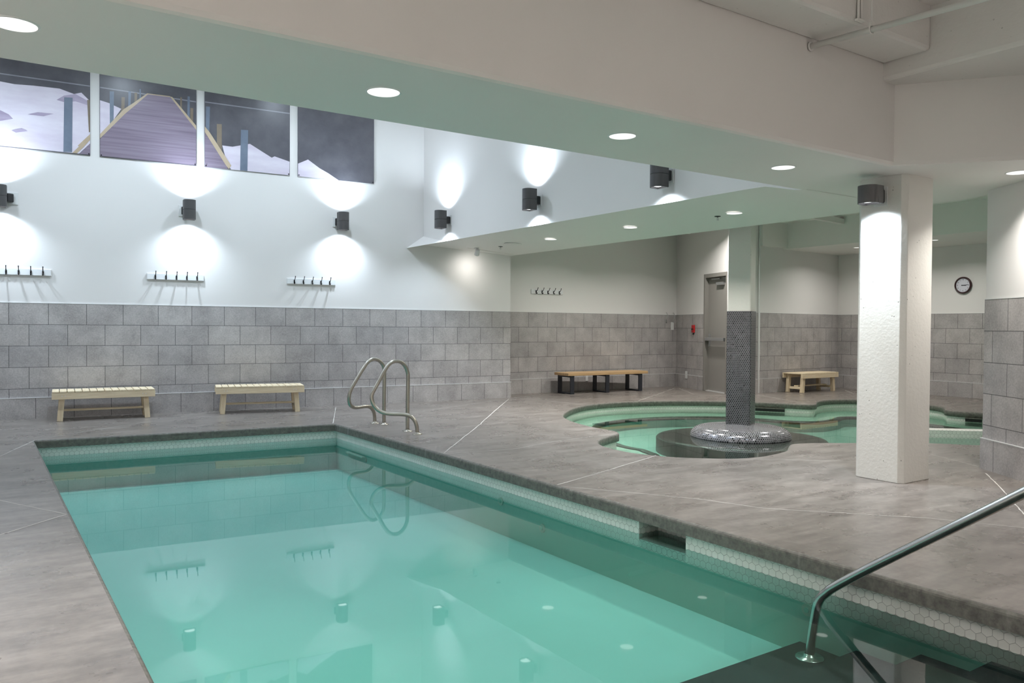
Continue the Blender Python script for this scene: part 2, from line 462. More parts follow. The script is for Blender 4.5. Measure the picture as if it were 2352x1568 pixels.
# corner bead beside the island pillar, full height
struct(MB().box(13.60, 13.632, 10.872, 10.9, 0, 3.6).build('trim_1', M_white))

# ------------------------------------------------------------------ ceilings, beam and soffit
def loft(levels, name, mat):
    mb = MB(); n = len(levels[0][0]); vs = []; fs = []
    for poly, z in levels: vs += [V(p[0], p[1], z) for p in poly]
    fs.append(tuple(range(n - 1, -1, -1)))
    for i in range(len(levels) - 1):
        for k in range(n): fs.append((i * n + k, i * n + (k + 1) % n, (i + 1) * n + (k + 1) % n, (i + 1) * n + k))
    fs.append(tuple(range((len(levels) - 1) * n, len(levels) * n)))
    mb.add(vs, fs); return mb.build(name, mat)
def beam_outline(r):
    return [(-2.5, 3.709 + r), (6.325 - r * .35, 3.709 + r), (7.247 - r * .2, 2.53 + r), (8.187, 3.835), (8.40, 3.91), (8.58, 4.28), (8.55, 4.54), (8.50, 4.848), (-2.5, 4.848)]
beam = struct(loft([(beam_outline(.030), ZS), (beam_outline(.010), ZS + .010), (beam_outline(0), ZS + .035), (beam_outline(0), ZHI)], 'ceiling_beam', M_ceil))
# side soffit: underside rises a little towards the pool, its pool-side face carries the sconces
def ywall(x): return D0 + math.tan(AL) * (x - X0) + .04
XS = [6.70, 7.10, 7.60, 8.05, 8.50]; YR = [4.80, 4.95, 5.10, 5.30, 5.55, 6.2, 9.0, 12.0, None]
def smooth01(t): t = max(0, min(1, t)); return t * t * (3 - 2 * t)
def zsof(x, y): return ZS - .002 + .104 * smooth01((y - 4.82) / .55) * (8.50 - x) / 1.8 + .012 * smooth01((y - 5) / 7)
mb = MB(); nx = len(XS); vs = []
for y in YR:
    for x in XS:
        yy = ywall(x) if y is None else y
        vs.append(V(x, yy, zsof(x, yy)))
fs = [(j * nx + i, (j + 1) * nx + i, (j + 1) * nx + i + 1, j * nx + i + 1) for j in range(len(YR) - 1) for i in range(nx - 1)]
mb.add(vs, fs, 0, None, True)
for xx, flip in ((6.70, False), (8.50, True)):
    i = XS.index(xx)
    for j in range(len(YR) - 1):
        a_, b_ = vs[j * nx + i], vs[(j + 1) * nx + i]
        q = [b_, a_, V(a_.x, a_.y, ZHI), V(b_.x, b_.y, ZHI)]
        mb.add(q if not flip else q[::-1], [(0, 1, 2, 3)], 1)
# plaster fillet in the corner with the back wall
fa, fb, fc, fd = V(6.70, 12.0, zsof(6.7, 12.0)), V(6.36, ywall(6.36), 2.748), V(6.70, ywall(6.7), 2.99), V(6.705, ywall(6.7), zsof(6.7, 12.7))
mb.add([fa, fb, fc, fd], [(0, 2, 1), (0, 1, 3)], 1)
struct(mb.build('ceiling_soffit', [M_ceil, M_paint]))
struct(MB().box(-2.5, 8.6, 4.6, 13.6, ZHI, ZHI + .12).build('ceiling_pool', M_ceil))
struct(MB().box(8.44, 16.8, 3.0, 13.6, ZFAR, ZFAR + .12).build('ceiling_far', M_ceil))
struct(MB().box(-2.5, 7.4, -3.1, 3.34, ZSLAB, ZSLAB + .12).build('ceiling_slab', M_concc))
C1 = struct(MB().box(-2.5, 6.16, 3.32, 3.715, 3.52, ZSLAB + .06).build('beam_concrete', M_concc, bevel=.03))
struct(MB().box(6.152, 7.6, -3.0, 3.75, 3.38, ZSLAB + .07).build('beam_cross', M_concc, bevel=.03))
# lowered ceiling strip round the far alcove
struct(MB().box(14.45, 16.7, 4.6, 11.1, 3.07, ZFAR + .02).build('ceiling_alcove', M_ceil))
struct(MB().box(13.635, 14.46, 10.83, 11.1, 3.09, ZFAR + .02).build('ceiling_alcove_return', M_ceil))
# slim service beams under the far ceiling
struct(MB().beam((10.6, 9.16, 3.52), (14.46, 9.54, 3.52), .10, .10, V(0, 0, 1)).build('beam_service', M_ceil))
struct(MB().beam((11.6, 12.64, 3.54), (14.3, 12.66, 3.54), .10, .06, V(0, 0, 1)).build('beam_service_far', M_ceil))

# ------------------------------------------------------------------ floor with two pool openings
def catmull(P, k=5):
    n = len(P); out = []
    for i in range(n):
        p0, p1, p2, p3 = [Vector((*P[(i + j) % n], 0)) for j in (-1, 0, 1, 2)]
        for j in range(k):
            t = j / k
            q = .5 * ((2 * p1) + (p2 - p0) * t + (2 * p0 - 5 * p1 + 4 * p2 - p3) * t * t + (3 * p1 - p0 - 3 * p2 + p3) * t ** 3)
            out.append((q.x, q.y))
    return out
RIM = catmull([(6.79, 7.60), (6.93, 7.78), (6.96, 8.0), (6.98, 8.35), (7.09, 8.83), (7.28, 9.3), (7.55, 9.72), (8.18, 10.32), (8.84, 10.72), (9.5, 10.86), (10.2, 10.78), (10.9, 10.5), (11.55, 10.03), (11.95, 9.55), (12.2, 9.12), (12.40, 8.80),
    (12.62, 8.80), (12.97, 9.02), (13.39, 9.17), (13.75, 9.15), (14.14, 8.92), (14.33, 8.3), (14.25, 7.6), (14.1, 7.33), (13.85, 7.14), (13.62, 7.0), (13.57, 6.72), (13.68, 6.42), (13.6, 5.9), (13.0, 5.3), (12.0, 4.85), (10.9, 4.5),
    (9.95, 4.55), (9.47, 5.02), (9.1, 5.3), (8.67, 5.54), (8.3, 5.77), (7.99, 5.87), (7.81, 5.80), (7.5, 5.6), (7.3, 5.53), (7.1, 5.49), (6.83, 5.47), (6.5, 5.56), (6.16, 5.84), (6.0, 6.08), (5.9, 6.4), (5.92, 6.75), (6.0, 7.02), (6.2, 7.28), (6.5, 7.47)], 4)
POOL = [(PX0, 1.15), (PX1, 1.15), (PX1, 10.42), (PX0, 10.71)]
def area(P): return sum(P[i][0] * P[(i + 1) % len(P)][1] - P[(i + 1) % len(P)][0] * P[i][1] for i in range(len(P))) / 2
def offset(P, d):
    """outward offset of a closed outline"""
    n = len(P); sg = 1 if area(P) > 0 else -1; out = []
    for i in range(n):
        a, b, c = Vector(P[i - 1]), Vector(P[i]), Vector(P[(i + 1) % n])
        e1 = (b - a).normalized(); e2 = (c - b).normalized()
        n1 = Vector((e1.y, -e1.x)) * sg; n2 = Vector((e2.y, -e2.x)) * sg
        m = n1 + n2
        if m.length < 1e-6: m = n1
        m.normalize(); k = 1 / max(.6, m.dot(n1)) if len(P) > 8 else 1 / m.dot(n1)
        q = b + m * d * k; out.append((q.x, q.y))
    return out
def fill(loops, z, name, mat, flip=False, parent=None):
    bm = bmesh.new(); ed = []
    for Lp in loops:
        vs = [bm.verts.new((p[0], p[1], z)) for p in Lp]
        ed += [bm.edges.new((vs[i], vs[(i + 1) % len(vs)])) for i in range(len(vs))]
    bmesh.ops.triangle_fill(bm, edges=ed, use_beauty=True, use_dissolve=False)
    for f in bm.faces:
        if (f.normal.z < 0) != flip: f.normal_flip()
    me = bpy.data.meshes.new(name); bm.to_mesh(me); bm.free(); me.materials.append(mat)
    o = bpy.data.objects.new(name, me); C.objects.link(o)
    if parent is not None: o.parent = parent
    return o
def skirt(P, prof, name, mat, parent=None, uvscale=False, smooth=True, gaps=()):
    """sweep profile [(outward offset, z)] round a closed outline"""
    mb = MB(); n = len(P); rows = [[V(*p, z) for p in offset(P, d)] if abs(d) > 1e-9 else [V(*p, z) for p in P] for d, z in prof]
    Ls = [0]
    for i in range(n): Ls.append(Ls[-1] + (Vector(P[(i + 1) % n]) - Vector(P[i])).length)
    vs = [v for r in rows for v in r]; fs = []; uvs = []; acc = 0
    for j in range(len(rows) - 1):
        st = math.hypot(prof[j + 1][0] - prof[j][0], prof[j + 1][1] - prof[j][1])
        for i in range(n):
            if any(g(P[i], P[(i + 1) % n]) for g in gaps): continue
            k = (i + 1) % n
            fs.append((j * n + i, j * n + k, (j + 1) * n + k, (j + 1) * n + i))
            uvs.append([(Ls[i], -acc), (Ls[i + 1], -acc), (Ls[i + 1], -acc - st), (Ls[i], -acc - st)])
        acc += st
    if area(P) > 0: pass
    else: fs = [f[::-1] for f in fs]; uvs = [u[::-1] for u in uvs]
    mb.add(vs, fs, 0, uvs, smooth)
    o = mb.build(name, mat, parent)
    return o
OUT = [(-2.35, -3.0), (5.95, -3.0), (5.95, .70), (8.187, 3.835), (8.6, 3.35), (16.42, 5.0), (16.61, 11.05), (12.80, 10.90), (13.60, 13.25), (8.50, 13.25), (B.x, B.y), (A.x, A.y)]
floor = struct(fill([OUT, offset(POOL, .022), offset(RIM, .022)], 0, 'floor', M_deck))
nose = [(.022, 0), (.011, -.003), (.003, -.011), (0, -.022), (0, -.095), (.034, -.096)]
cop1 = struct(skirt(POOL, nose, 'coping_pool', M_coping, smooth=False))
cop2 = struct(skirt(RIM, nose, 'coping_leisure_pool', M_coping))

# ------------------------------------------------------------------ main pool shell
pool = struct(fill([[(PX0 - .034, 1.1), (PX1 + .034, 1.1), (PX1 + .034, 10.46), (PX0 - .034, 10.75)]], -.62, 'floor_pool', M_plaster))
def band_wall(mb, a, b, z0, z1, u0=0.0):
    a = Vector((*a, 0)); b = Vector((*b, 0)); Ln = (b - a).length
    mb.add([V(a.x, a.y, z0), V(b.x, b.y, z0), V(b.x, b.y, z1), V(a.x, a.y, z1)], [(0, 1, 2, 3)], 0, [[(u0, z0), (u0 + Ln, z0), (u0 + Ln, z1), (u0, z1)]])
QX = PX1 + .034
sk0, sk1 = 3.913, 4.387                        # skimmer opening along the right side
mb = MB()
band_wall(mb, (QX, 1.1), (QX, sk0), -.30, -.096); band_wall(mb, (QX, sk0), (QX, sk1), -.30, -.235); band_wall(mb, (QX, sk1), (QX, 10.455), -.30, -.096, sk1)
band_wall(mb, (QX, 10.453), (PX0 - .034, 10.745), -.30, -.096, .02)
band_wall(mb, (PX0 - .034, 10.745), (PX0 - .034, 1.1), -.30, -.096, .01)
# skimmer throat
band_wall(mb, (QX, sk0), (QX + .20, sk0), -.235, -.096); band_wall(mb, (QX + .20, sk0), (QX + .20, sk1), -.235, -.096); band_wall(mb, (QX + .20, sk1), (QX, sk1), -.235, -.096)
mb.add([V(QX, sk0, -.235), V(QX + .20, sk0, -.235), V(QX + .20, sk1, -.235), V(QX, sk1, -.235)], [(0, 1, 2, 3)], 0, [[(0, 0), (.20, 0), (.20, .474), (0, .474)]])
struct(mb.build('wall_pool_mosaic', M_hexw))
mb = MB()
for a, b in (((QX, 1.1), (QX, 10.455)), ((QX, 10.453), (PX0 - .034, 10.745)), ((PX0 - .034, 10.745), (PX0 - .034, 1.1))): band_wall(mb, a, b, -.63, -.30)
struct(mb.build('wall_pool_plaster', M_plasterw))
mb = MB()
for a, b in (((QX - .006, 1.1), (QX - .006, sk0)), ((QX - .006, sk1), (QX - .006, 10.45))): mb.box(a[0], QX, a[1], b[1], -.106, -.0965)
struct(mb.build('trim_2', M_bandtrim))
w1 = MB().add([V(PX0 - .034, 1.1, WZ1), V(QX, 1.1, WZ1), V(QX, 10.453, WZ1), V(PX0 - .034, 10.745, WZ1)], [(0, 1, 2, 3)])
w1.add([V(QX, sk0, WZ1), V(QX + .20, sk0, WZ1), V(QX + .20, sk1, WZ1), V(QX, sk1, WZ1)], [(0, 1, 2, 3)])
tag(w1.build('water', M_water), 'still turquoise water filling the long rectangular pool', 'water', kind='stuff')

# steps at the near end, dark mosaic treads across the pool
steps = thing('pool_steps', 'dark mosaic steps under water at near end of long pool', 'steps', (2.35, 2.0, -.62))
ys = [2.97, 2.60, 2.23, 1.88, 1.50]; zs = [-.54, -.468, -.362, -.275]
for i in range(4):
    mb = MB(); x0, x1 = PX0 - .02 - 2.35, QX - .005 - 2.35; y1, y0 = ys[i] - 2.0, (ys[i + 1] - 2.0 - (.001 if i < 3 else .35))
    z1, z0 = zs[i] + .62, 0.0
    fs = [([V(x0, y1, z0), V(x1, y1, z0), V(x1, y1, z1), V(x0, y1, z1)], x1 - x0, z1 - z0), ([V(x0, y0, z1), V(x1, y0, z1), V(x1, y1, z1), V(x0, y1, z1)], x1 - x0, y1 - y0)]
    for q, w, h in fs: mb.add(q if q[0].z == q[2].z else q[::-1], [(0, 1, 2, 3)], 0, [[(0, 0), (w, 0), (w, h), (0, h)]])
    mb.build('step_tread', M_step, steps)

# ladder recess tread and water inlets on the right pool wall
t = thing('recess_step', 'pale underwater step recess between the two grab rails', 'step', (QX, 9.7, -.34))
MB().box(-.06, -.002, -.27, .27, 0, .022).build('tread', M_shelf, t, bevel=.006)
MB().box(-.016, -.002, -.29, .29, -.05, 0).build('surround', M_shelf, t, bevel=.004)
for (yy, zz, lb) in ((6.28, -.305, 'round white water inlet on pool wall, farthest from the handrail'), (5.61, -.418, 'round white water inlet low on pool wall, middle of three'), (2.92, -.333, 'round white water inlet on pool wall beside the handrail post')):
    t = thing('water_inlet', lb, 'inlet', (QX, yy, zz), 0, 'return inlets in the pool wall')
    MB().cyl((-.012, 0, 0), (-.001, 0, 0), .038).build('flange', M_shelf, t)
    MB().cyl((-.018, 0, 0), (-.0125, 0, 0), .016).build('nozzle', M_plasterw, t)

# ------------------------------------------------------------------ leisure pool
INNER = catmull([(7.03, 7.11), (7.13, 7.36), (7.2, 7.57), (7.19, 7.77), (7.26, 8.12), (7.62, 8.95), (8.31, 9.76), (8.78, 10.03), (9.4, 10.15), (10.07, 10.08), (10.68, 9.83), (11.16, 9.45), (11.37, 9.05), (11.45, 8.72), (11.6, 8.42), (11.79, 8.28), (12.0, 8.22),
    (12.5, 8.28), (13.0, 8.42), (13.3, 8.0), (13.2, 7.2), (13.0, 6.4), (12.6, 5.7), (11.8, 5.2), (10.9, 4.95), (10.1, 5.05), (9.3, 5.75), (8.4, 6.15), (7.6, 6.0), (7.0, 5.85), (6.62, 6.05), (6.55, 6.5), (6.8, 6.85)], 4)
ZSH = -.235
struct(fill([offset(RIM, .03), INNER], ZSH, 'floor_pool_shelf', M_shelf))
struct(fill([INNER], -.40, 'floor_leisure_pool', M_plaster2))
struct(skirt(INNER, [(0, ZSH), (0, -.40)], 'wall_pool_shelf_riser', M_plaster2))
strip = skirt(INNER, [(.105, ZSH + .012), (0, ZSH + .012), (-.002, ZSH - .035)], 'trim_3', M_darkstone); struct(strip)
struct(skirt(RIM, [(.034, -.096), (.034, ZSH - .01)], 'wall_leisure_pool_mosaic', M_hexw))
o = fill([offset(RIM, .032)], WZ2, 'water', M_water2)
tag(o, 'shallow green water in the curved leisure pool around the tiled pillar', 'water', kind='stuff')
# skimmer mouths in the far rim
for (a, b, lb) in (((11.93, 9.60), (12.20, 9.16), 'dark skimmer slot in pool rim right of the tiled pillar'), ((13.59, 6.66), (13.68, 6.44), 'dark skimmer slot in pool rim near the right wall')):
    t = thing('skimmer_slot', lb, 'skimmer', ((a[0] + b[0]) / 2, (a[1] + b[1]) / 2, -.135), 0, 'skimmer slots in the curved pool rim')
    A2 = V(a[0], a[1], 0) - t.location; B2 = V(b[0], b[1], 0) - t.location; A2.z = B2.z = 0
    d = (B2 - A2).normalized(); n = V(-d.y, d.x, 0)
    if n.dot(V(-1, -1, 0)) < 0: n = -n
    MB().beam(A2 + n * -.01, B2 + n * -.01, .06, .05, n).build('opening', M_black, t)
    MB().beam(A2 + n * .0 + V(0, 0, .032), B2 + V(0, 0, .032), .07, .012, n).build('lip', M_coping, t)
# white mosaic divider standing in the pool behind the big column
a = V(10.75, 6.33, 0); b = V(11.85, 5.33, 0); d = (b - a).normalized(); n = V(d.y, -d.x, 0)
mb = MB(); Ln = (b - a).length
prof = [(0.0, -.40), (0.0, -.062), (.012, -.05), (.15, -.05), (.162, -.062), (.162, -.40)]
for i in range(len(prof) - 1):
    p, q2 = prof[i], prof[i + 1]; st = math.hypot(p[0] - q2[0], p[1] - q2[1])
    P = [a - n * p[0] + V(0, 0, p[1]), b - n * p[0] + V(0, 0, p[1]), b - n * q2[0] + V(0, 0, q2[1]), a - n * q2[0] + V(0, 0, q2[1])]
    mb.add(P, [(0, 1, 2, 3)], 0, [[(0, p[1]), (Ln, p[1]), (Ln, p[1] + st), (0, p[1] + st)]])
mb.add([a + V(0, 0, -.4), a - n * .162 + V(0, 0, -.4), a - n * .162 + V(0, 0, -.05), a + V(0, 0, -.05)], [(0, 1, 2, 3)], 0, [[(0, 0), (.16, 0), (.16, .35), (0, .35)]])
o = mb.build('pool_divider', M_hexw); tag(o, 'low white mosaic divider wall in pool beyond the big square column', 'divider wall')

# island with mosaic pillar
IC = V(8.94, 7.45, 0)
isl = thing('pillar_island', 'round dark stone platform under water around the mosaic pillar', 'platform', (IC.x, IC.y, -.40))
MB().lathe([(1.17, .0), (1.17, .195), (1.15, .215), (1.10, .222), (0.0, .222)], n=72).build('platform_slab', M_darkstone, isl)
rz = math.radians(207.3 - 180)
pil = thing('mosaic_pillar', 'white pillar with dark hex mosaic lower half rising from silver ring in pool', 'pillar', (IC.x, IC.y, -.178), rz)
# ring at the foot
prof = [(.66, -.02)]
for k in range(21):
    t_ = -.12 + (PI / 2 + .12) * k / 20
    prof.append((.50 + .19 * math.cos(t_), .018 + .140 * math.sin(t_)))
prof += [(.40, .166), (.25, .190), (.12, .202)]
MB().lathe(prof, n=96, uvr=.62).build('ring_base', M_hexl, pil)
hw = .168
def uvbox(mb, x0, x1, y0, y1, z0, z1, ch=.012):
    P = [(x0 + ch, y0), (x1 - ch, y0), (x1, y0 + ch), (x1, y1 - ch), (x1 - ch, y1), (x0 + ch, y1), (x0, y1 - ch), (x0, y0 + ch)]
    acc = 0
    for i in range(8):
        p, q = P[i], P[(i + 1) % 8]; Ln = math.hypot(p[0] - q[0], p[1] - q[1])
        mb.add([V(*p, z0), V(*q, z0), V(*q, z1), V(*p, z1)], [(0, 1, 2, 3)], 0, [[(acc, z0), (acc + Ln, z0), (acc + Ln, z1), (acc, z1)]]); acc += Ln
    mb.add([V(*p, z1) for p in P], [tuple(range(8))], 0, [[(p[0], p[1]) for p in P]])
mb = MB(); uvbox(mb, -hw, hw, -hw, hw, .19, 1.775); mb.build('mosaic_cladding', M_hexd, pil)
mb = MB(); uvbox(mb, -hw + .012, hw - .012, -hw + .012, hw - .012, 1.77, 3.85); mb.build('painted_shaft', M_conc, pil)

# ------------------------------------------------------------------ big square column
def chamf(x0, x1, y0, y1, c): return [(x0 + c, y0), (x1 - c, y0), (x1, y0 + c), (x1, y1 - c), (x1 - c, y1), (x0 + c, y1), (x0, y1 - c), (x0, y0 + c)]
colm = struct(MB().prism(chamf(6.70, 7.183, 3.812, 4.276, .042), 0, ZS + .004).build('column', M_conc, bevel=.006))

# ------------------------------------------------------------------ sawcut joints in the deck
LINES = [[(-1.2, 8.6), (0.199, 9.602), (0.56, 10.725)], [(0.56, 10.75), (1.162, 11.316), (1.92, 11.933), (3.096, 12.886)], [(-.4, 9.0), (0.148, 7.202), (0.53, 6.42)], [(-1.2, 4.9), (0.123, 6.022), (0.53, 6.42)], [(4.11, 10.5), (4.978, 12.61)],
 [(4.13, 7.40), (4.946, 8.358), (5.822, 9.382), (6.103, 9.733), (8.322, 12.403)], [(5.633, 11.122), (8.022, 12.318)], [(4.13, 7.365), (4.921, 7.246), (5.665, 7.485), (6.75, 7.62)], [(4.13, 5.40), (4.99, 5.708), (5.99, 6.10)],
 [(4.13, 5.32), (4.738, 4.351), (4.912, 3.856), (5.063, 3.684), (5.654, 3.019), (5.95, 2.5)], [(6.45, 5.53), (6.892, 5.22), (7.455, 4.724), (7.801, 4.135), (8.15, 3.865)], [(8.582, 4.548), (8.234, 3.9)], [(7.9, 3.677), (7.153, 3.182), (6.821, 2.976), (6.373, 2.695)],
 [(8.56, 12.597), (8.711, 11.669), (8.829, 10.79)], [(10.168, 10.85), (10.741, 11.226), (11.546, 11.74), (13.222, 12.878)], [(13.2, 12.8), (12.2, 11.35), (12.53, 10.80)], [(13.279, 10.633), (12.44, 8.86)], [(16.45, 10.85), (15.261, 9.739)], [(5.9, 10.40), (7.55, 9.85)]]
W_ = [.011, .011, .012, .012, .012, .015, .013, .011, .014, .011, .010, .010, .012, .014, .016, .016, .016, .016, .009]
for Lp, w in zip(LINES, W_):
    mb = MB(); pts = [Vector((*p, 0)) for p in Lp]; fine = []
    for i in range(len(pts) - 1):
        for k in range(6): fine.append(pts[i].lerp(pts[i + 1], k / 6))
    fine.append(pts[-1]); vs = []
    for i, p in enumerate(fine):
        tt = (fine[min(i + 1, len(fine) - 1)] - fine[max(i - 1, 0)]).normalized(); nn = V(-tt.y, tt.x, 0); ww = w * random.uniform(.55, 1.0)
        j = nn * random.uniform(-.004, .004)
        vs += [p + nn * ww / 2 + j + V(0, 0, .0015), p - nn * ww / 2 + j + V(0, 0, .0015)]
    mb.add(vs, [(2 * i, 2 * i + 1, 2 * i + 3, 2 * i + 2) for i in range(len(fine) - 1)])
    mb.build('joint_line', M_joint, floor)
mb = MB(); vs = []
for k in range(31):
    a_ = .3 + 5.2 * k / 30
    for r_ in (.150, .158): vs.append(V(9.06 + r_ * math.cos(a_), 4.57 + r_ * math.sin(a_), .0016))
mb.add(vs, [(2 * i, 2 * i + 1, 2 * i + 3, 2 * i + 2) for i in range(30)]); mb.build('ring_stain', M_stain, floor)

# ------------------------------------------------------------------ downlights
def area_light(name, loc, r, power, col, parent=None, spread=PI):
    l = bpy.data.lights.new(name, 'AREA'); l.shape = 'DISK'; l.size = 2 * r; l.energy = power; l.color = col; l.spread = spread
    o = bpy.data.objects.new(name, l); C.objects.link(o); o.location = loc
    if parent is not None: o.parent = parent
    return o
def spot(name, loc, direction, power, ang, blend, col, r=.03, parent=None):
    l = bpy.data.lights.new(name, 'SPOT'); l.energy = power; l.spot_size = ang; l.spot_blend = blend; l.color = col; l.shadow_soft_size = r
    o = bpy.data.objects.new(name, l); C.objects.link(o); o.location = loc
    o.rotation_euler = Vector(direction).to_track_quat('-Z', 'Y').to_euler()
    if parent is not None: o.parent = parent
    return o
WARM = (1.0, .965, .915); COOL = (.74, .87, 1.0)
def downlight(loc, power, label, r=.093, group='recessed downlights', col=None, spread=118):
    t = thing('downlight', label, 'ceiling light', loc, 0, group)
    MB().lathe([(r, -.003), (r + .004, -.006), (r + .011, -.004), (r + .013, .0)], n=40).build('trim_ring', M_fix, t)
    MB().lathe([(r, -.0035), (r * .6, -.0045), (0, -.005)], n=40).build('lens', M_lens, t)
    area_light('lamp', (0, 0, -.012), r * .94, power, col or WARM, t, math.radians(spread))
    return t
DP = 34
for x, y, lb in ((.15, 4.268, 'round ceiling downlight in beam at far left edge of photo'), (1.965, 4.253, 'round ceiling downlight in beam above the fourth pier print'), (3.80, 4.24, 'round ceiling downlight in beam, third from the left'), (5.63, 4.273, 'round ceiling downlight in beam nearest the square column'),
                 (7.39, 6.28, 'round downlight in side soffit nearest the square column'), (7.33, 8.0, 'round downlight in side soffit, middle of its row'), (7.33, 9.794, 'round downlight in side soffit nearest the back wall'), (7.43, 3.23, 'round downlight over the tiled wall end at right edge')):
    if 6 < y and x > 7:
        for _ in range(6):                     # slide along the sight line on to the sloping soffit
            zz = zsof(7.39 * k_s, y * k_s) if _ else zsof(x, y); k_s = (zz - H) / (ZS - H)
        downlight((x * k_s, y * k_s, zz - .001), DP * .9, lb, spread=128)
    else: downlight((x, y, ZS), DP * (.35 if x < 5 else .62 if x < 6 else .55), lb)
downlight((15.17, 8.05, 3.07), 17, 'small downlight in low ceiling of far alcove beside the column', .06, spread=152)
downlight((15.3, 9.75, 3.07), 17, 'added small fill light in low alcove ceiling above the far pine bench', .06, spread=152)  # extra lamp, added to lift the light in the alcove
for i, (x, y) in enumerate(((9.9, 11.0), (12.0, 10.9), (12.3, 8.4), (10.6, 5.6))): downlight((x, y, ZFAR), 42, 'unseen round fill light added in the high ceiling over the curved pool', group='added fill lights over the curved pool', spread=135)  # added lamps out of view, fill for the far walls and deck
for i, (x, y) in enumerate(((-.6, .2), (3.4, -.2))): downlight((x, y, ZSLAB), 42, 'unseen round fill light added on the slab ceiling at the near end of the room', group='added fill lights at the near end')  # unseen lamps, added to brighten the near end
for i, (x, y) in enumerate(((-.8, 11.4), (1.8, 11.3), (4.3, 11.2), (1.2, 6.3), (3.8, 6.3))): downlight((x, y, ZHI), 58 if i < 3 else 30, 'unseen cool fill light added in the high ceiling over the long pool', group='added fill lights over the long pool', col=COOL, spread=150)  # added out of sight, cool fill for the back wall and pool
downlight((-1.65, 4.27, ZS), DP, 'round ceiling downlight in beam near the left wall, beyond photo edge')

# ------------------------------------------------------------------ wall sconces
def make_sconce(label, updown=True, h=.30, P=20.0, OY=.045):
    t = thing('wall_sconce', label, 'wall light', (0, 0, 0), 0, 'charcoal up and down wall sconces')
    # local: +Y out of the wall, origin on the wall face at mid height
    def shell(z0, z1):
        w = .088; prof = []
        prof = [(-w, .062 + OY), (-w, .16 + OY)] + [(-w * math.cos(PI * k / 14), .16 + OY + .075 * math.sin(PI * k / 14)) for k in range(1, 14)] + [(w, .16 + OY), (w, .062 + OY)]
        return prof
    out = shell(0, 0)
    inn = [(x * .86, .072 + OY + (y - .062 - OY) * .90) for x, y in out]
    def half(z0, z1, top_open, bot_open):
        mb = MB(); n = len(out)
        vs = [V(*p, z0) for p in out] + [V(*p, z1) for p in out]
        if area(out) < 0: order = list(range(n))[::-1]
        else: order = list(range(n))
        for i in range(n):
            a_, b_ = order[i], order[(i + 1) % n]
            mb.add([vs[a_], vs[b_], vs[n + b_], vs[n + a_]], [(0, 1, 2, 3)])
        for z, op, sgn in ((z1, top_open, 1), (z0, bot_open, -1)):
            if op:
                for i in range(n):
                    a_, b_ = order[i], order[(i + 1) % n]
                    q = [V(*out[a_], z), V(*out[b_], z), V(*inn[b_], z), V(*inn[a_], z)]
                    mb.add(q if sgn > 0 else q[::-1], [(0, 1, 2, 3)])
                    q = [V(*inn[a_], z), V(*inn[b_], z), V(*inn[b_], z - sgn * .03), V(*inn[a_], z - sgn * .03)]
                    mb.add(q if sgn > 0 else q[::-1], [(0, 1, 2, 3)])
            else:
                mb.add([V(*out[k], z) for k in (order if sgn > 0 else order[::-1])], [tuple(range(n))])
        return mb
    def lens(z, sgn):
        k = [V(*p, z) for p in (inn if (area(inn) > 0) == (sgn > 0) else inn[::-1])]
        return MB().add(k, [tuple(range(len(k)))])
    if updown:
        lo = half(-h / 2, -.002, False, True).build('lower_housing', M_sconce, t); up = half(.002, h / 2, True, False).build('upper_housing', M_sconce, t)
        lens(-h / 2 + .022, -1).build('lens', M_lens2, lo); lens(h / 2 - .022, 1).build('lens', M_lens2, up)
        spot('lamp', (0, .145 + OY, h / 2 - .012), (0, -.10, 1), P, math.radians(134), 1.0, COOL, .035, t)
        spot('lamp', (0, .145 + OY, -h / 2 + .012), (0, -.10, -1), P, math.radians(134), 1.0, COOL, .035, t)
    else:
        lo = half(-h / 2, h / 2, False, True).build('housing', M_sconce, t)
        lens(-h / 2 + .022, -1).build('lens', M_lens2, lo)
        spot('lamp', (0, .145 + OY, -h / 2 + .012), (0, -.10, -1), P, math.radians(134), 1.0, COOL, .035, t)
    MB().box(-.045, .045, .012, .062 + OY, -.06, .06).build('mounting_arm', M_sconce2, t, bevel=.012)
    MB().box(-.065, .065, .0, .012, -.085, .085).build('wall_box', M_white, t, bevel=.003)
    return t
def rot_out(nv): return math.atan2(nv.y, nv.x) - PI / 2
SP = 105.0
sc0 = make_sconce('charcoal up-down sconce cut off by left edge of photo', P=SP)
sc0.rotation_euler = (0, 0, rot_out(WN)); rzW = rot_out(WN)
def s_of(x): return (x - X0) / WD.x
sc0.location = bw(s_of(.44), 3.12)
c2 = copy_thing(sc0, 'charcoal up-down sconce on back wall below the second and third pier prints', bw(s_of(2.67), 3.12))
c3 = copy_thing(sc0, 'charcoal up-down sconce on back wall nearest the corner, below the fourth print', bw(s_of(5.09), 3.12))
rzB = rot_out(V(-1, 0, 0))
for y, z, lb in ((11.83, 3.165, 'charcoal up-down sconce on bulkhead face nearest the back wall'), (9.23, 3.165, 'charcoal up-down sconce on bulkhead face, middle of three'), (6.65, 3.12, 'charcoal up-down sconce on bulkhead face partly hidden by the beam')):
    copy_thing(sc0, lb, (6.70, y, z), rzB)
sd = make_sconce('short charcoal down sconce at the top of the square column', False, .155, SP * 1.2)
sd.rotation_euler = (0, 0, rzB); sd.location = (6.70, 4.04, 2.535)

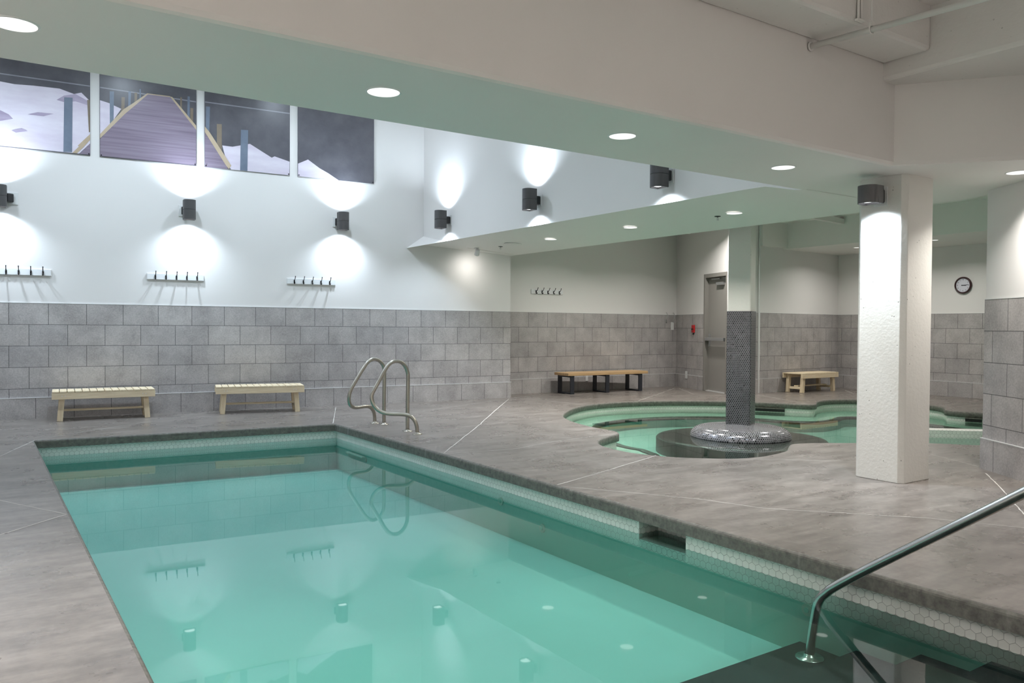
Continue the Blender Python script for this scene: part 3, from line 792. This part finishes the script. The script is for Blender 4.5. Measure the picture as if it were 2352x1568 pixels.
for k_, (x, y, nv) in enumerate([(-2.35, yy, V(1, 0, 0)) for yy in (.6, 3.6)] + [(xx, -3.0, V(0, 1, 0)) for xx in (1.4,)] + [(5.95, -1.1, V(-1, 0, 0))] + [(5.95, -1.2, V(-1, 0, 0))]):  # sconces added out of view, their bounce fills the beam and its underside
    c_ = copy_thing(sc0, 'unseen up-down sconce added on the near-end walls as fill light', (x, y, 1.65), rot_out(nv))
    for l_ in kids(c_):
        if l_.type == 'LIGHT':
            if k_ == 0 and 'WL' not in globals(): WL = l_.data.copy(); WL.energy = 400; WL.color = (1, .97, .94)
            l_.data = WL
def swing(t, dx):                               # the head turned to one side of its wall box
    for c in kids(t):
        if c.name.startswith('wall_box'): continue
        if c.name.startswith('mounting_arm'):
            c.rotation_euler = (0, 0, -math.atan2(dx, .12)); continue
        c.location.x += dx
swing(c2, -.07); swing(c3, -.07); swing(sc0, .15)
# ------------------------------------------------------------------ pier prints
PRN = {0: ((-.31, 1.023), [('cloud', [(-.3, 4.75), (0.082, 4.724), (0.309, 4.739), (0.632, 4.747), (0.816, 4.696), (0.909, 4.731), (1.019, 4.625), (1.019, 4.005), (0.878, 3.842), (-.3, 3.842)]), ('shade', [(0.595, 4.579), (0.687, 4.655), (0.834, 4.699), (1.018, 4.61), (0.983, 4.562), (0.834, 4.593), (0.687, 4.561)]), ('shade', [(-0.092, 4.337), (0.011, 4.29), (0.062, 4.236), (-0.093, 4.185)]), ('shade', [(0.237, 4.322), (0.361, 4.37), (0.559, 4.376), (0.432, 4.322)]), ('shade', [(0.044, 4.071), (0.166, 4.118), (0.236, 4.086), (0.096, 4.047)]), ('rail', [(-0.3, 4.853), (1.02, 4.85), (1.02, 4.833), (-0.3, 4.837)]), ('bluepost', [(0.69, 4.631), (0.797, 4.64), (0.789, 3.851), (0.679, 3.845)]), ('brownpost', [(0.983, 4.636), (1.02, 4.642), (1.02, 4.175), (1.004, 4.163)]), ('deck', [(0.884, 3.841), (1.02, 4.005), (1.02, 3.841), (0.906, 3.841)]), ('curb', [(0.86, 3.954), (1.02, 4.143), (1.02, 4.058), (0.934, 3.942), (0.85, 3.842), (0.791, 3.842), (0.878, 3.946)])]),
1: ((1.146, 2.484), [('cloud', [(1.15, 4.657), (1.268, 4.631), (1.432, 4.569), (1.325, 4.386), (1.15, 4.138)]), ('rail', [(1.152, 4.853), (2.48, 4.835), (2.48, 4.817), (1.152, 4.836)]), ('bluepost', [(1.278, 4.808), (1.336, 4.813), (1.329, 4.38), (1.279, 4.30)]), ('brownpost', [(1.435, 4.746), (1.481, 4.749), (1.473, 4.52), (1.428, 4.44)]), ('bluepost', [(1.529, 4.847), (1.564, 4.848), (1.556, 4.60), (1.524, 4.55)]), ('brownpost', [(1.611, 4.837), (1.649, 4.839), (1.643, 4.65), (1.609, 4.62)]), ('bluepost', [(1.679, 4.902), (1.699, 4.903), (1.697, 4.72), (1.679, 4.69)]), ('bluepost', [(2.354, 4.894), (2.387, 4.894), (2.387, 4.50), (2.351, 4.52)]), ('brownpost', [(2.396, 4.721), (2.438, 4.722), (2.433, 4.42), (2.393, 4.46)]), ('brownpost', [(2.249, 4.863), (2.274, 4.862), (2.274, 4.65), (2.249, 4.68)]), ('deck', [(1.783, 4.841), (2.108, 4.851), (2.48, 4.407), (2.48, 3.841), (1.15, 3.841), (1.15, 4.084), (1.422, 4.464), (1.629, 4.677)]), ('curb', [(1.15, 4.095), (1.15, 4.159), (1.462, 4.566), (1.615, 4.697), (1.783, 4.852), (2.108, 4.857), (2.108, 4.842), (1.795, 4.837), (1.639, 4.668), (1.485, 4.505)]), ('curb', [(2.104, 4.85), (2.135, 4.85), (2.48, 4.456), (2.48, 4.391)])]),
2: ((2.604, 3.93), [('cloud', [(2.868, 4.197), (3.023, 4.195), (3.292, 4.273), (3.636, 4.09), (3.683, 4.117), (3.926, 4.056), (3.924, 3.832), (3.001, 3.832), (2.934, 3.936)]), ('rail', [(2.61, 4.853), (3.926, 4.856), (3.926, 4.837), (2.61, 4.835)]), ('deck', [(2.608, 4.366), (2.934, 3.886), (2.952, 3.833), (2.608, 3.833)]), ('brownpost', [(2.785, 4.525), (2.86, 4.53), (2.86, 4.09), (2.788, 4.20)]), ('bluepost', [(3.152, 4.481), (3.264, 4.489), (3.253, 3.834), (3.139, 3.834)]), ('bluepost', [(2.625, 4.776), (2.684, 4.78), (2.673, 4.38), (2.621, 4.43)]), ('curb', [(2.608, 4.463), (2.683, 4.375), (3.005, 3.891), (2.967, 3.836), (2.923, 3.889), (2.608, 4.373)])]),
3: ((4.06, 5.383), [('cloud', [(4.065, 4.04), (4.231, 4.125), (4.428, 4.001), (4.577, 3.931), (4.753, 3.832), (4.065, 3.832)])])}
PL = ['leftmost pier print with pale clouds, cut by the photo edge', 'second pier print from the left, showing the whole plank walkway', 'third pier print, plank walkway corner and blue post over snowy peak', 'fourth pier print, mostly dark lake with small pale peak']
ptop = 5.16
for k in range(4):
    (sa, sb), polys = PRN[k]
    t = thing('wall_print', PL[k], 'wall print', bw((sa + sb) / 2, 3.832), AL, 'four pier prints high on the back wall')
    w2 = (sb - sa) / 2; hh = ptop - 3.832
    pbd = MB().box(-w2, w2, -.016, 0, 0, hh).build('panel_board', P_dark, t)
    mb = MB(); mats = list(PM.values()); keys = list(PM.keys())
    for i, (nm, pts) in enumerate(polys):
        y = -.0165 - .0004 * (i + 1); sm_ = (sa + sb) / 2
        P = [(max(-w2, min(w2, a_ - sm_)), max(0.0, min(hh, z_ - 3.832))) for a_, z_ in pts]
        if area(P) < 0: P = P[::-1]
        mb.add([V(a_, y, z_) for a_, z_ in P], [tuple(range(len(P)))], keys.index(nm))
    mb.build('printed_picture', mats, t)
    for sx in (-w2 + .02, w2 - .02): MB().cyl((sx, -.026, .02), (sx, -.016, .02), .009, 12).build('fixing_screw', M_hook, pbd)

# ------------------------------------------------------------------ hook rails
def make_hook_rail(label):
    t = thing('hook_rail', label, 'hook rail', (0, 0, 0), 0, 'white rails with five black hooks')
    MB().box(-.408, .408, -.020, 0, -.047, .047).build('board', M_whitewood, t, bevel=.004)
    for x in (-.29, -.14, .01, .158, .307):
        hx = x
        mb = MB()
        mb.box(hx - .011, hx + .011, -.026, -.020, -.035, .022)
        mb.tube([(hx, -.024, .005), (hx, -.045, .012), (hx, -.070, .035), (hx, -.088, .066), (hx, -.093, .080)], [.006, .006, .006, .006, .009], 8)
        mb.tube([(hx, -.024, -.015), (hx, -.034, -.034), (hx, -.050, -.042), (hx, -.062, -.030), (hx, -.064, -.020)], [.009, .009, .007, .006, .007], 8)
        mb.build('hook', M_hook, t)
    return t
hk = make_hook_rail('white hook rail below the cut-off sconce, at left edge')
hk.location = bw(s_of(.497), 2.092); hk.rotation_euler = (0, 0, AL)
copy_thing(hk, 'white hook rail below the sconce in the middle of the back wall', bw(s_of(2.565), 2.092), AL)
copy_thing(hk, 'white hook rail on back wall nearest the corner', bw(s_of(4.67), 2.092), AL)
copy_thing(hk, 'white hook rail on the recessed wall above the black-legged bench', (9.826, 13.25, 2.088), 0.0)

# ------------------------------------------------------------------ pine benches
def make_pine_bench(label, Lx=1.31, Dp=.50, Hh=.42, ns=14):
    """origin under the front left corner, +X along the front, +Y to the back"""
    t = thing('pine_bench', label, 'bench', (0, 0, 0), 0, 'pale pine slatted benches')
    pitch_ = Lx / ns
    for i in range(ns):
        MB().box(i * pitch_ + .005, (i + 1) * pitch_ - .005, 0.0, Dp, Hh - .022, Hh).build('seat_slat', M_pine_y, t, bevel=.003)
    ap = MB().box(0, Lx, .002, .036, Hh - .112, Hh - .0225).build('apron', M_pine, t, bevel=.003)
    MB().box(0, Lx, Dp - .036, Dp - .002, Hh - .112, Hh - .0225).build('apron', M_pine, t, bevel=.003)
    for x, sx in ((.13, -1), (Lx - .13, 1)):
        for y in (.075, Dp - .075):
            MB().beam((x + sx * .032, y, 0), (x, y, Hh - .023), .072, .072, V(0, 1, 0)).build('leg', M_pine_z, t, bevel=.004)
        MB().box(x - .018 + sx * .02, x + .018 + sx * .02, .112, Dp - .112, .075, .125).build('cross_rail', M_pine_y, t, bevel=.003)
    MB().box(.135, Lx - .135, Dp / 2 - .05, Dp / 2 + .05, .126, .150).build('stretcher', M_pine, t, bevel=.003)
    for x in (.125, .165, Lx - .165, Lx - .125):
        MB().cyl((x, -.002, Hh - .065), (x, .0018, Hh - .065), .006, 10).build('screw', M_trim, ap)
    return t
b1 = make_pine_bench('pale pine slatted bench at the far left against the back wall')
b1.location = (.862, 12.60, 0); b1.rotation_euler = (0, 0, math.radians(-4.4))
copy_thing(b1, 'pale pine slatted bench set askew between left bench and grab rails', (3.0, 12.425, 0), math.radians(-12.0))
copy_thing(b1, 'pale pine slatted bench in the far alcove behind the curved pool', (14.40, 10.38, 0), math.radians(1.0))

# bench with black steel frames
bc = thing('steel_leg_bench', 'long oak-topped bench on three black steel frames by recessed wall', 'bench', (9.90, 12.60, 0), math.radians(-2.2))
Lb, Db, Hb = 2.12, .50, .43
nb = 10
for i in range(nb):
    y = Db * i / nb
    MB().box(0, Lb, y + .0035, y + Db / nb - .0035, Hb - .055, Hb).build('seat_board', M_oak, bc, bevel=.003)
for x in (.12, 1.03, 1.93):
    fr = MB().box(x - .045, x + .045, .02, Db - .02, 0, .03)
    fr.box(x - .045, x + .045, .02, .055, .03, Hb - .09); fr.box(x - .045, x + .045, Db - .055, Db - .02, .03, Hb - .09); fr.box(x - .045, x + .045, .02, Db - .02, Hb - .09, Hb - .056)
    fr.build('leg_frame', M_steelblk, bc, bevel=.003)

# ------------------------------------------------------------------ grab rails and handrail
def smooth_path(P, k=5):
    P = [Vector(p) for p in P]; n = len(P); out = []
    for i in range(n - 1):
        p0 = P[max(0, i - 1)]; p1 = P[i]; p2 = P[i + 1]; p3 = P[min(n - 1, i + 2)]
        for j in range(k):
            t_ = j / k
            out.append(.5 * ((2 * p1) + (p2 - p0) * t_ + (2 * p0 - 5 * p1 + 4 * p2 - p3) * t_ * t_ + (3 * p1 - p0 - 3 * p2 + p3) * t_ ** 3))
    out.append(P[-1]); return out
def grab_rail(label, base, path, leg):
    t = thing('grab_rail', label, 'grab rail', base, 0, 'nickel grab rails at the pool edge')
    b = Vector(base)
    MB().tube(smooth_path([Vector(p) - b for p in path]), .0245, 16).build('rail_tube', M_nickel, t)
    for p in (base, leg):
        q = Vector(p) - b
        MB().lathe([(.027, .028), (.030, .024), (.031, .012), (.058, .010), (.062, .004), (.062, 0)], (q.x, q.y, 0), 28).build('floor_flange', M_nickel, t)
    return t
Yl, Yr = 10.03, 9.21
grab_rail('brushed grab rail farther along the pool edge, left of the pair', (4.66, Yl, 0),
  [(4.66, Yl, .0), (4.66, Yl, .35), (4.662, Yl, .70), (4.652, Yl, .79), (4.618, Yl, .850), (4.562, Yl, .893), (4.495, Yl, .902), (4.425, Yl, .870), (4.362, Yl, .794), (4.27, Yl, .655), (4.186, Yl, .519), (4.156, Yl, .446), (4.150, Yl + .01, .365), (4.172, Yl + .02, .295), (4.23, Yl + .04, .255), (4.32, Yl + .07, .248), (4.45, Yl + .12, .250), (4.53, Yl + .155, .225), (4.585, Yl + .18, .165), (4.605, Yl + .19, .09), (4.608, Yl + .19, 0)], (4.608, Yl + .19, 0))
grab_rail('brushed grab rail nearer the camera, right of the pair', (4.61, Yr, 0),
  [(4.61, Yr, 0), (4.61, Yr, .35), (4.613, Yr, .70), (4.60, Yr, .785), (4.567, Yr, .848), (4.513, Yr, .896), (4.448, Yr, .909), (4.38, Yr, .893), (4.312, Yr, .833), (4.225, Yr, .69), (4.142, Yr, .552), (4.110, Yr, .484), (4.115, Yr - .01, .405), (4.155, Yr - .035, .325), (4.22, Yr - .08, .275), (4.30, Yr - .13, .255), (4.42, Yr - .20, .25), (4.50, Yr - .25, .235), (4.555, Yr - .285, .185), (4.585, Yr - .305, .10), (4.59, Yr - .31, 0)], (4.59, Yr - .31, 0))
hr = thing('handrail', 'polished steel stair handrail rising from water at lower right', 'handrail', (3.97, 2.79, -.54))
hb = V(3.97, 2.79, -.54)
path = [(3.97, 2.79, -.54), (3.97, 2.775, -.40), (3.97, 2.755, -.27), (3.97, 2.742, -.215), (3.97, 2.72, -.170), (3.97, 2.685, -.132), (3.97, 2.63, -.082), (3.97, 2.4, .092), (3.97, 1.95, .415), (3.97, 1.45, .775), (3.97, 1.30, .865), (3.97, 1.15, .90), (3.97, .95, .90), (3.97, .85, .865), (3.97, .80, .78), (3.97, .80, .4), (3.97, .80, 0)]
MB().tube(smooth_path([Vector(p) - hb for p in path], 6), .0255, 20).build('rail_tube', M_chrome, hr)
MB().lathe([(.027, .026), (.034, .022), (.036, .010), (.075, .008), (.080, .003), (.080, 0)], (0, 0, .0), 32).build('step_flange', M_chrome, hr)
q = V(3.97, .80, 0) - hb
MB().lathe([(.027, .026), (.034, .022), (.036, .010), (.075, .008), (.080, .003), (.080, 0)], q, 32).build('deck_flange', M_chrome, hr)

# ------------------------------------------------------------------ door
def dbox(mb, sa, sb, oa, ob, z0, z1):
    vs = [dw(s, z, o_) for z in (z0, z1) for s, o_ in ((sa, oa), (sb, oa), (sb, ob), (sa, ob))]
    mb.add(vs, [(3, 2, 1, 0), (4, 5, 6, 7), (0, 1, 5, 4), (1, 2, 6, 5), (2, 3, 7, 6), (3, 0, 4, 7)]); return mb
door = dbox(MB(), s0 + .07, s1 - .07, -.10, -.055, .018, 2.44).build('door_1', M_door); struct(door)
fr = dbox(MB(), s0, s0 + .072, -.14, .03, 0, 2.53); dbox(fr, s1 - .072, s1, -.14, .03, 0, 2.53); dbox(fr, s0 + .072, s1 - .072, -.14, .03, 2.445, 2.53)
fr.build('door_frame', M_frame, door, bevel=.006)
dbox(MB(), s0 + .072, s1 - .072, -.12, .0, 0, .018).build('threshold', M_trim, door)
pb = dbox(MB(), s0 + .10, s1 - .12, -.0, .05, 1.09, 1.16); dbox(pb, s0 + .10, s0 + .17, -.055, .0, 1.085, 1.165); dbox(pb, s1 - .19, s1 - .12, -.055, .0, 1.085, 1.165)
pb.build('push_bar', M_alu, door, bevel=.006)
dbox(MB(), s0 + .115, s0 + .165, -.055, -.03, .97, 1.24).build('latch_plate', M_alu, door, bevel=.004)
cl = dbox(MB(), s0 + .47, s0 + .75, -.055, .0, 2.27, 2.335); cl.build('door_closer', M_alu, door, bevel=.005)
ca = dbox(MB(), s0 + .27, s0 + .62, -.02, -.005, 2.395, 2.42); ca.build('closer_arm', M_alu, door)
# fire alarm call point, switch, outlets, hook bracket
p = dw(.845, 1.345, .013)
al_ = thing('fire_alarm_station', 'red fire alarm pull station left of the taupe door', 'fire alarm', p, math.atan2(dd.y, dd.x))
MB().box(-.055, .055, -.035, 0, -.085, .085).build('housing', M_red, al_, bevel=.008)
MB().box(-.040, .040, -.048, -.0355, -.018, .004).build('pull_bar', M_black, al_, bevel=.003)
MB().cyl((0, -.03, -.115), (0, 0, -.115), .016, 14).build('sounder_button', M_black, al_)
def plate(name, label, cat, loc, rz_, w, h, kind):
    t = thing(name, label, cat, loc, rz_)
    MB().box(-w / 2, w / 2, -.010, 0, -h / 2, h / 2).build('face_plate', M_white, t, bevel=.003)
    if kind == 'switch': MB().box(-.012, .012, -.018, -.0105, -.022, .022).build('rocker', M_white, t, bevel=.002)
    else:
        for z in (-.025, .025): MB().box(-.016, .016, -.014, -.0105, z - .013, z + .013).build('socket', M_white, t, bevel=.003)
    return t
plate('wall_switch', 'white switch plate on tile near the recessed corner', 'switch', (13.46, 13.237, 1.405), 0, .09, .18, 'switch')
plate('power_outlet', 'white outlet plate low on tile left of the door', 'outlet', dw(.56, .30, .038), math.atan2(dd.y, dd.x), .10, .17, 'outlet')
plate('power_outlet', 'grey-lit outlet plate on tile behind the black-legged bench', 'outlet', (10.88, 13.214, .262), 0, .07, .115, 'outlet')
hb2 = thing('hook_bracket', 'small grey wire hooks at tile edge above the switch plate', 'hook', (13.36, 13.236, 1.62))
for x in (-.10, .12):
    MB().tube([(x, -.004, .10), (x + .02, -.03, .06), (x + .01, -.045, .0), (x - .02, -.04, -.06), (x, -.02, -.12), (x + .005, -.004, -.14)], .006, 8).build('wire_hook', M_alu, hb2)

# ------------------------------------------------------------------ clock
cwd = (V(16.42, 5.0, 0) - V(16.61, 11.05, 0)).normalized()
ck = thing('wall_clock', 'round dark-rimmed wall clock reading quarter past three', 'clock', (16.505, 8.168, 2.258), math.atan2(cwd.y, cwd.x))
def ringmesh(r0, r1, y0, y1, n=48):
    # closed ring with axis along local -Y
    mb = MB(); prof = [(r0, y0), (r0, y1 * .7 + y0 * .3), ((r0 + r1) / 2, y1), (r1, y1 * .6 + y0 * .4), (r1, y0)]
    vs = [V(p[0] * math.cos(2 * PI * k / n), p[1], p[0] * math.sin(2 * PI * k / n)) for p in prof for k in range(n)]
    fs = [(i * n + k, (i + 1) * n + k, (i + 1) * n + (k + 1) % n, i * n + (k + 1) % n) for i in range(len(prof) - 1) for k in range(n)]
    return mb.add(vs, fs, 0, None, True)
ringmesh(.138, .170, 0, -.045).build('rim', M_clockrim, ck)
dial = MB().tube([(0, 0, 0), (0, -.018, 0)], .139, 48).build('dial', M_dial, ck)
def hand(ang, ln, w, y):
    a_ = math.radians(ang); d_ = V(math.sin(a_), 0, math.cos(a_)); n_ = V(d_.z, 0, -d_.x)
    P = [d_ * -.03 + n_ * w, d_ * -.03 - n_ * w, d_ * ln - n_ * w * .5, d_ * ln + n_ * w * .5]
    return MB().add([p + V(0, y, 0) for p in P] + [p + V(0, y - .002, 0) for p in P], [(0, 1, 2, 3), (7, 6, 5, 4), (0, 4, 5, 1), (1, 5, 6, 2), (2, 6, 7, 3), (3, 7, 4, 0)])
hand(97, .068, .006, -.022).build('hour_hand', M_ink, ck); hand(84, .110, .004, -.026).build('minute_hand', M_ink, ck)
MB().tube([(0, -.019, 0), (0, -.031, 0)], .007, 12).build('hub', M_ink, ck)
# numerals from the built-in font, one part
mb = MB()
dg = bpy.context.evaluated_depsgraph_get()
for h_ in range(1, 13):
    cu = bpy.data.curves.new('numeral', 'FONT'); cu.body = str(h_); cu.size = .034; cu.align_x = 'CENTER'; cu.align_y = 'CENTER'; cu.extrude = .0006
    to = bpy.data.objects.new('numeral', cu); C.objects.link(to)
    bpy.context.view_layer.update(); dg.update()
    me = bpy.data.meshes.new_from_object(to.evaluated_get(bpy.context.evaluated_depsgraph_get()))
    a_ = math.radians(30 * h_)
    mb.add([V(v.co.x + .112 * math.sin(a_), -.0195 - v.co.z, v.co.y + .112 * math.cos(a_)) for v in me.vertices], [tuple(p_.vertices) for p_ in me.polygons])
    bpy.data.objects.remove(to); bpy.data.meshes.remove(me); bpy.data.curves.remove(cu)
mb.build('numerals', M_ink, dial)

# ------------------------------------------------------------------ ceiling fittings
def sprinkler(loc, label):
    t = thing('fire_sprinkler', label, 'sprinkler', loc, 0, 'ceiling sprinkler heads')
    MB().lathe([(.038, 0), (.040, -.003), (.034, -.006), (.016, -.008)], n=24).build('escutcheon', M_hook, t)
    mb = MB(); mb.cyl((0, 0, -.008), (0, 0, -.022), .008, 12)
    mb.tube([(.009, 0, -.02), (.013, 0, -.032), (.004, 0, -.046)], .003, 6); mb.tube([(-.009, 0, -.02), (-.013, 0, -.032), (-.004, 0, -.046)], .003, 6)
    mb.build('frame_arms', M_alu, t)
    MB().cyl((0, 0, -.046), (0, 0, -.049), .016, 16).build('deflector', M_alu, t)
    return t
sprinkler((7.70, 6.81, zsof(7.70, 6.81)), 'dark sprinkler head beside the downlight nearest the column')
sprinkler((7.65, 11.69, zsof(7.65, 11.69)), 'dark sprinkler head near the round vent by the back wall')
vt = thing('ceiling_vent', 'round white vent disc in side soffit near the back wall', 'vent', (7.58, 11.2, zsof(7.58, 11.2)))
MB().lathe([(.15, 0), (.152, -.008), (.135, -.012), (.13, -.006), (.10, -.006), (.095, -.012), (0, -.014)], n=40).build('vent_disc', M_ceil, vt)
spf = thing('ceiling_spotlight', 'small white ceiling spotlight aimed at back wall near its corner', 'spotlight', (7.50, 12.25, zsof(7.5, 12.25)), 0)
MB().cyl((0, 0, 0), (0, 0, -.012), .045, 20).build('base_plate', M_fix, spf)
MB().cyl((0, 0, -.012), (0, 0, -.055), .009, 12).build('stem', M_fix, spf)
ax = V(.18, .55, -.75).normalized(); c0 = V(0, -.02, -.075)
MB().tube([c0 - ax * .055, c0 - ax * .045, c0 + ax * .055, c0 + ax * .06], [.030, .042, .046, .042], 20).build('lamp_head', M_fix, spf)
spot('lamp', tuple(c0 + ax * .07), tuple(ax), 13, math.radians(165), 1.0, WARM, .06, spf)
struct(MB().beam((7.40, 12.40, zsof(7.4, 12.4) - .003), (8.40, 12.38, zsof(8.4, 12.38) - .003), .006, .012, V(0, 0, 1)).build('trim_4', M_ceil))

# sprinkler pipe and conduit up at the slab
pp = thing('sprinkler_pipe', 'white painted pipe crossing under the concrete slab at top right', 'pipe', (5.18, 3.70, 3.463))
MB().cyl((0, 0, 0), (.62, -4.8, 0), .0215, 18).build('pipe_run', M_ceil, pp)
MB().lathe([(.022, 0), (.036, 0), (.036, .006), (.022, .006)], n=20).build('wall_collar', M_ceil, pp)
k_ = kids(pp)[-1]; k_.rotation_euler = (PI / 2, 0, 0)
hx, hy = .058, -.45
MB().cyl((hx, hy, .02), (hx, hy, .40), .006, 10).build('hanger_rod', M_ceil, pp)
mb = MB(); mb.box(hx - .016, hx + .016, hy - .014, hy + .014, .02, .055); mb.tube([(hx + .027 * math.cos(a_), hy, .027 * math.sin(a_)) for a_ in [2 * PI * i / 16 for i in range(17)]], .005, 8); mb.build('hanger_clamp', M_ceil, pp)
cdt = thing('conduit_pair', 'two white conduits running up the concrete beam face', 'conduit', (5.2, 3.32, 3.54))
for dx in (-.035, .0): MB().cyl((dx, -.014, 0), (dx, -.014, .315), .010, 12).build('conduit_tube', M_ceil, cdt)
MB().box(-.06, .025, -.03, 0, -.015, .0).build('end_box', M_ceil, cdt, bevel=.004)

# ------------------------------------------------------------------ world: enclosed room, faint
w = bpy.data.worlds.new('world'); S.world = w; w.use_nodes = True
w.node_tree.nodes['Background'].inputs[0].default_value = (.5, .5, .5, 1); w.node_tree.nodes['Background'].inputs[1].default_value = .15
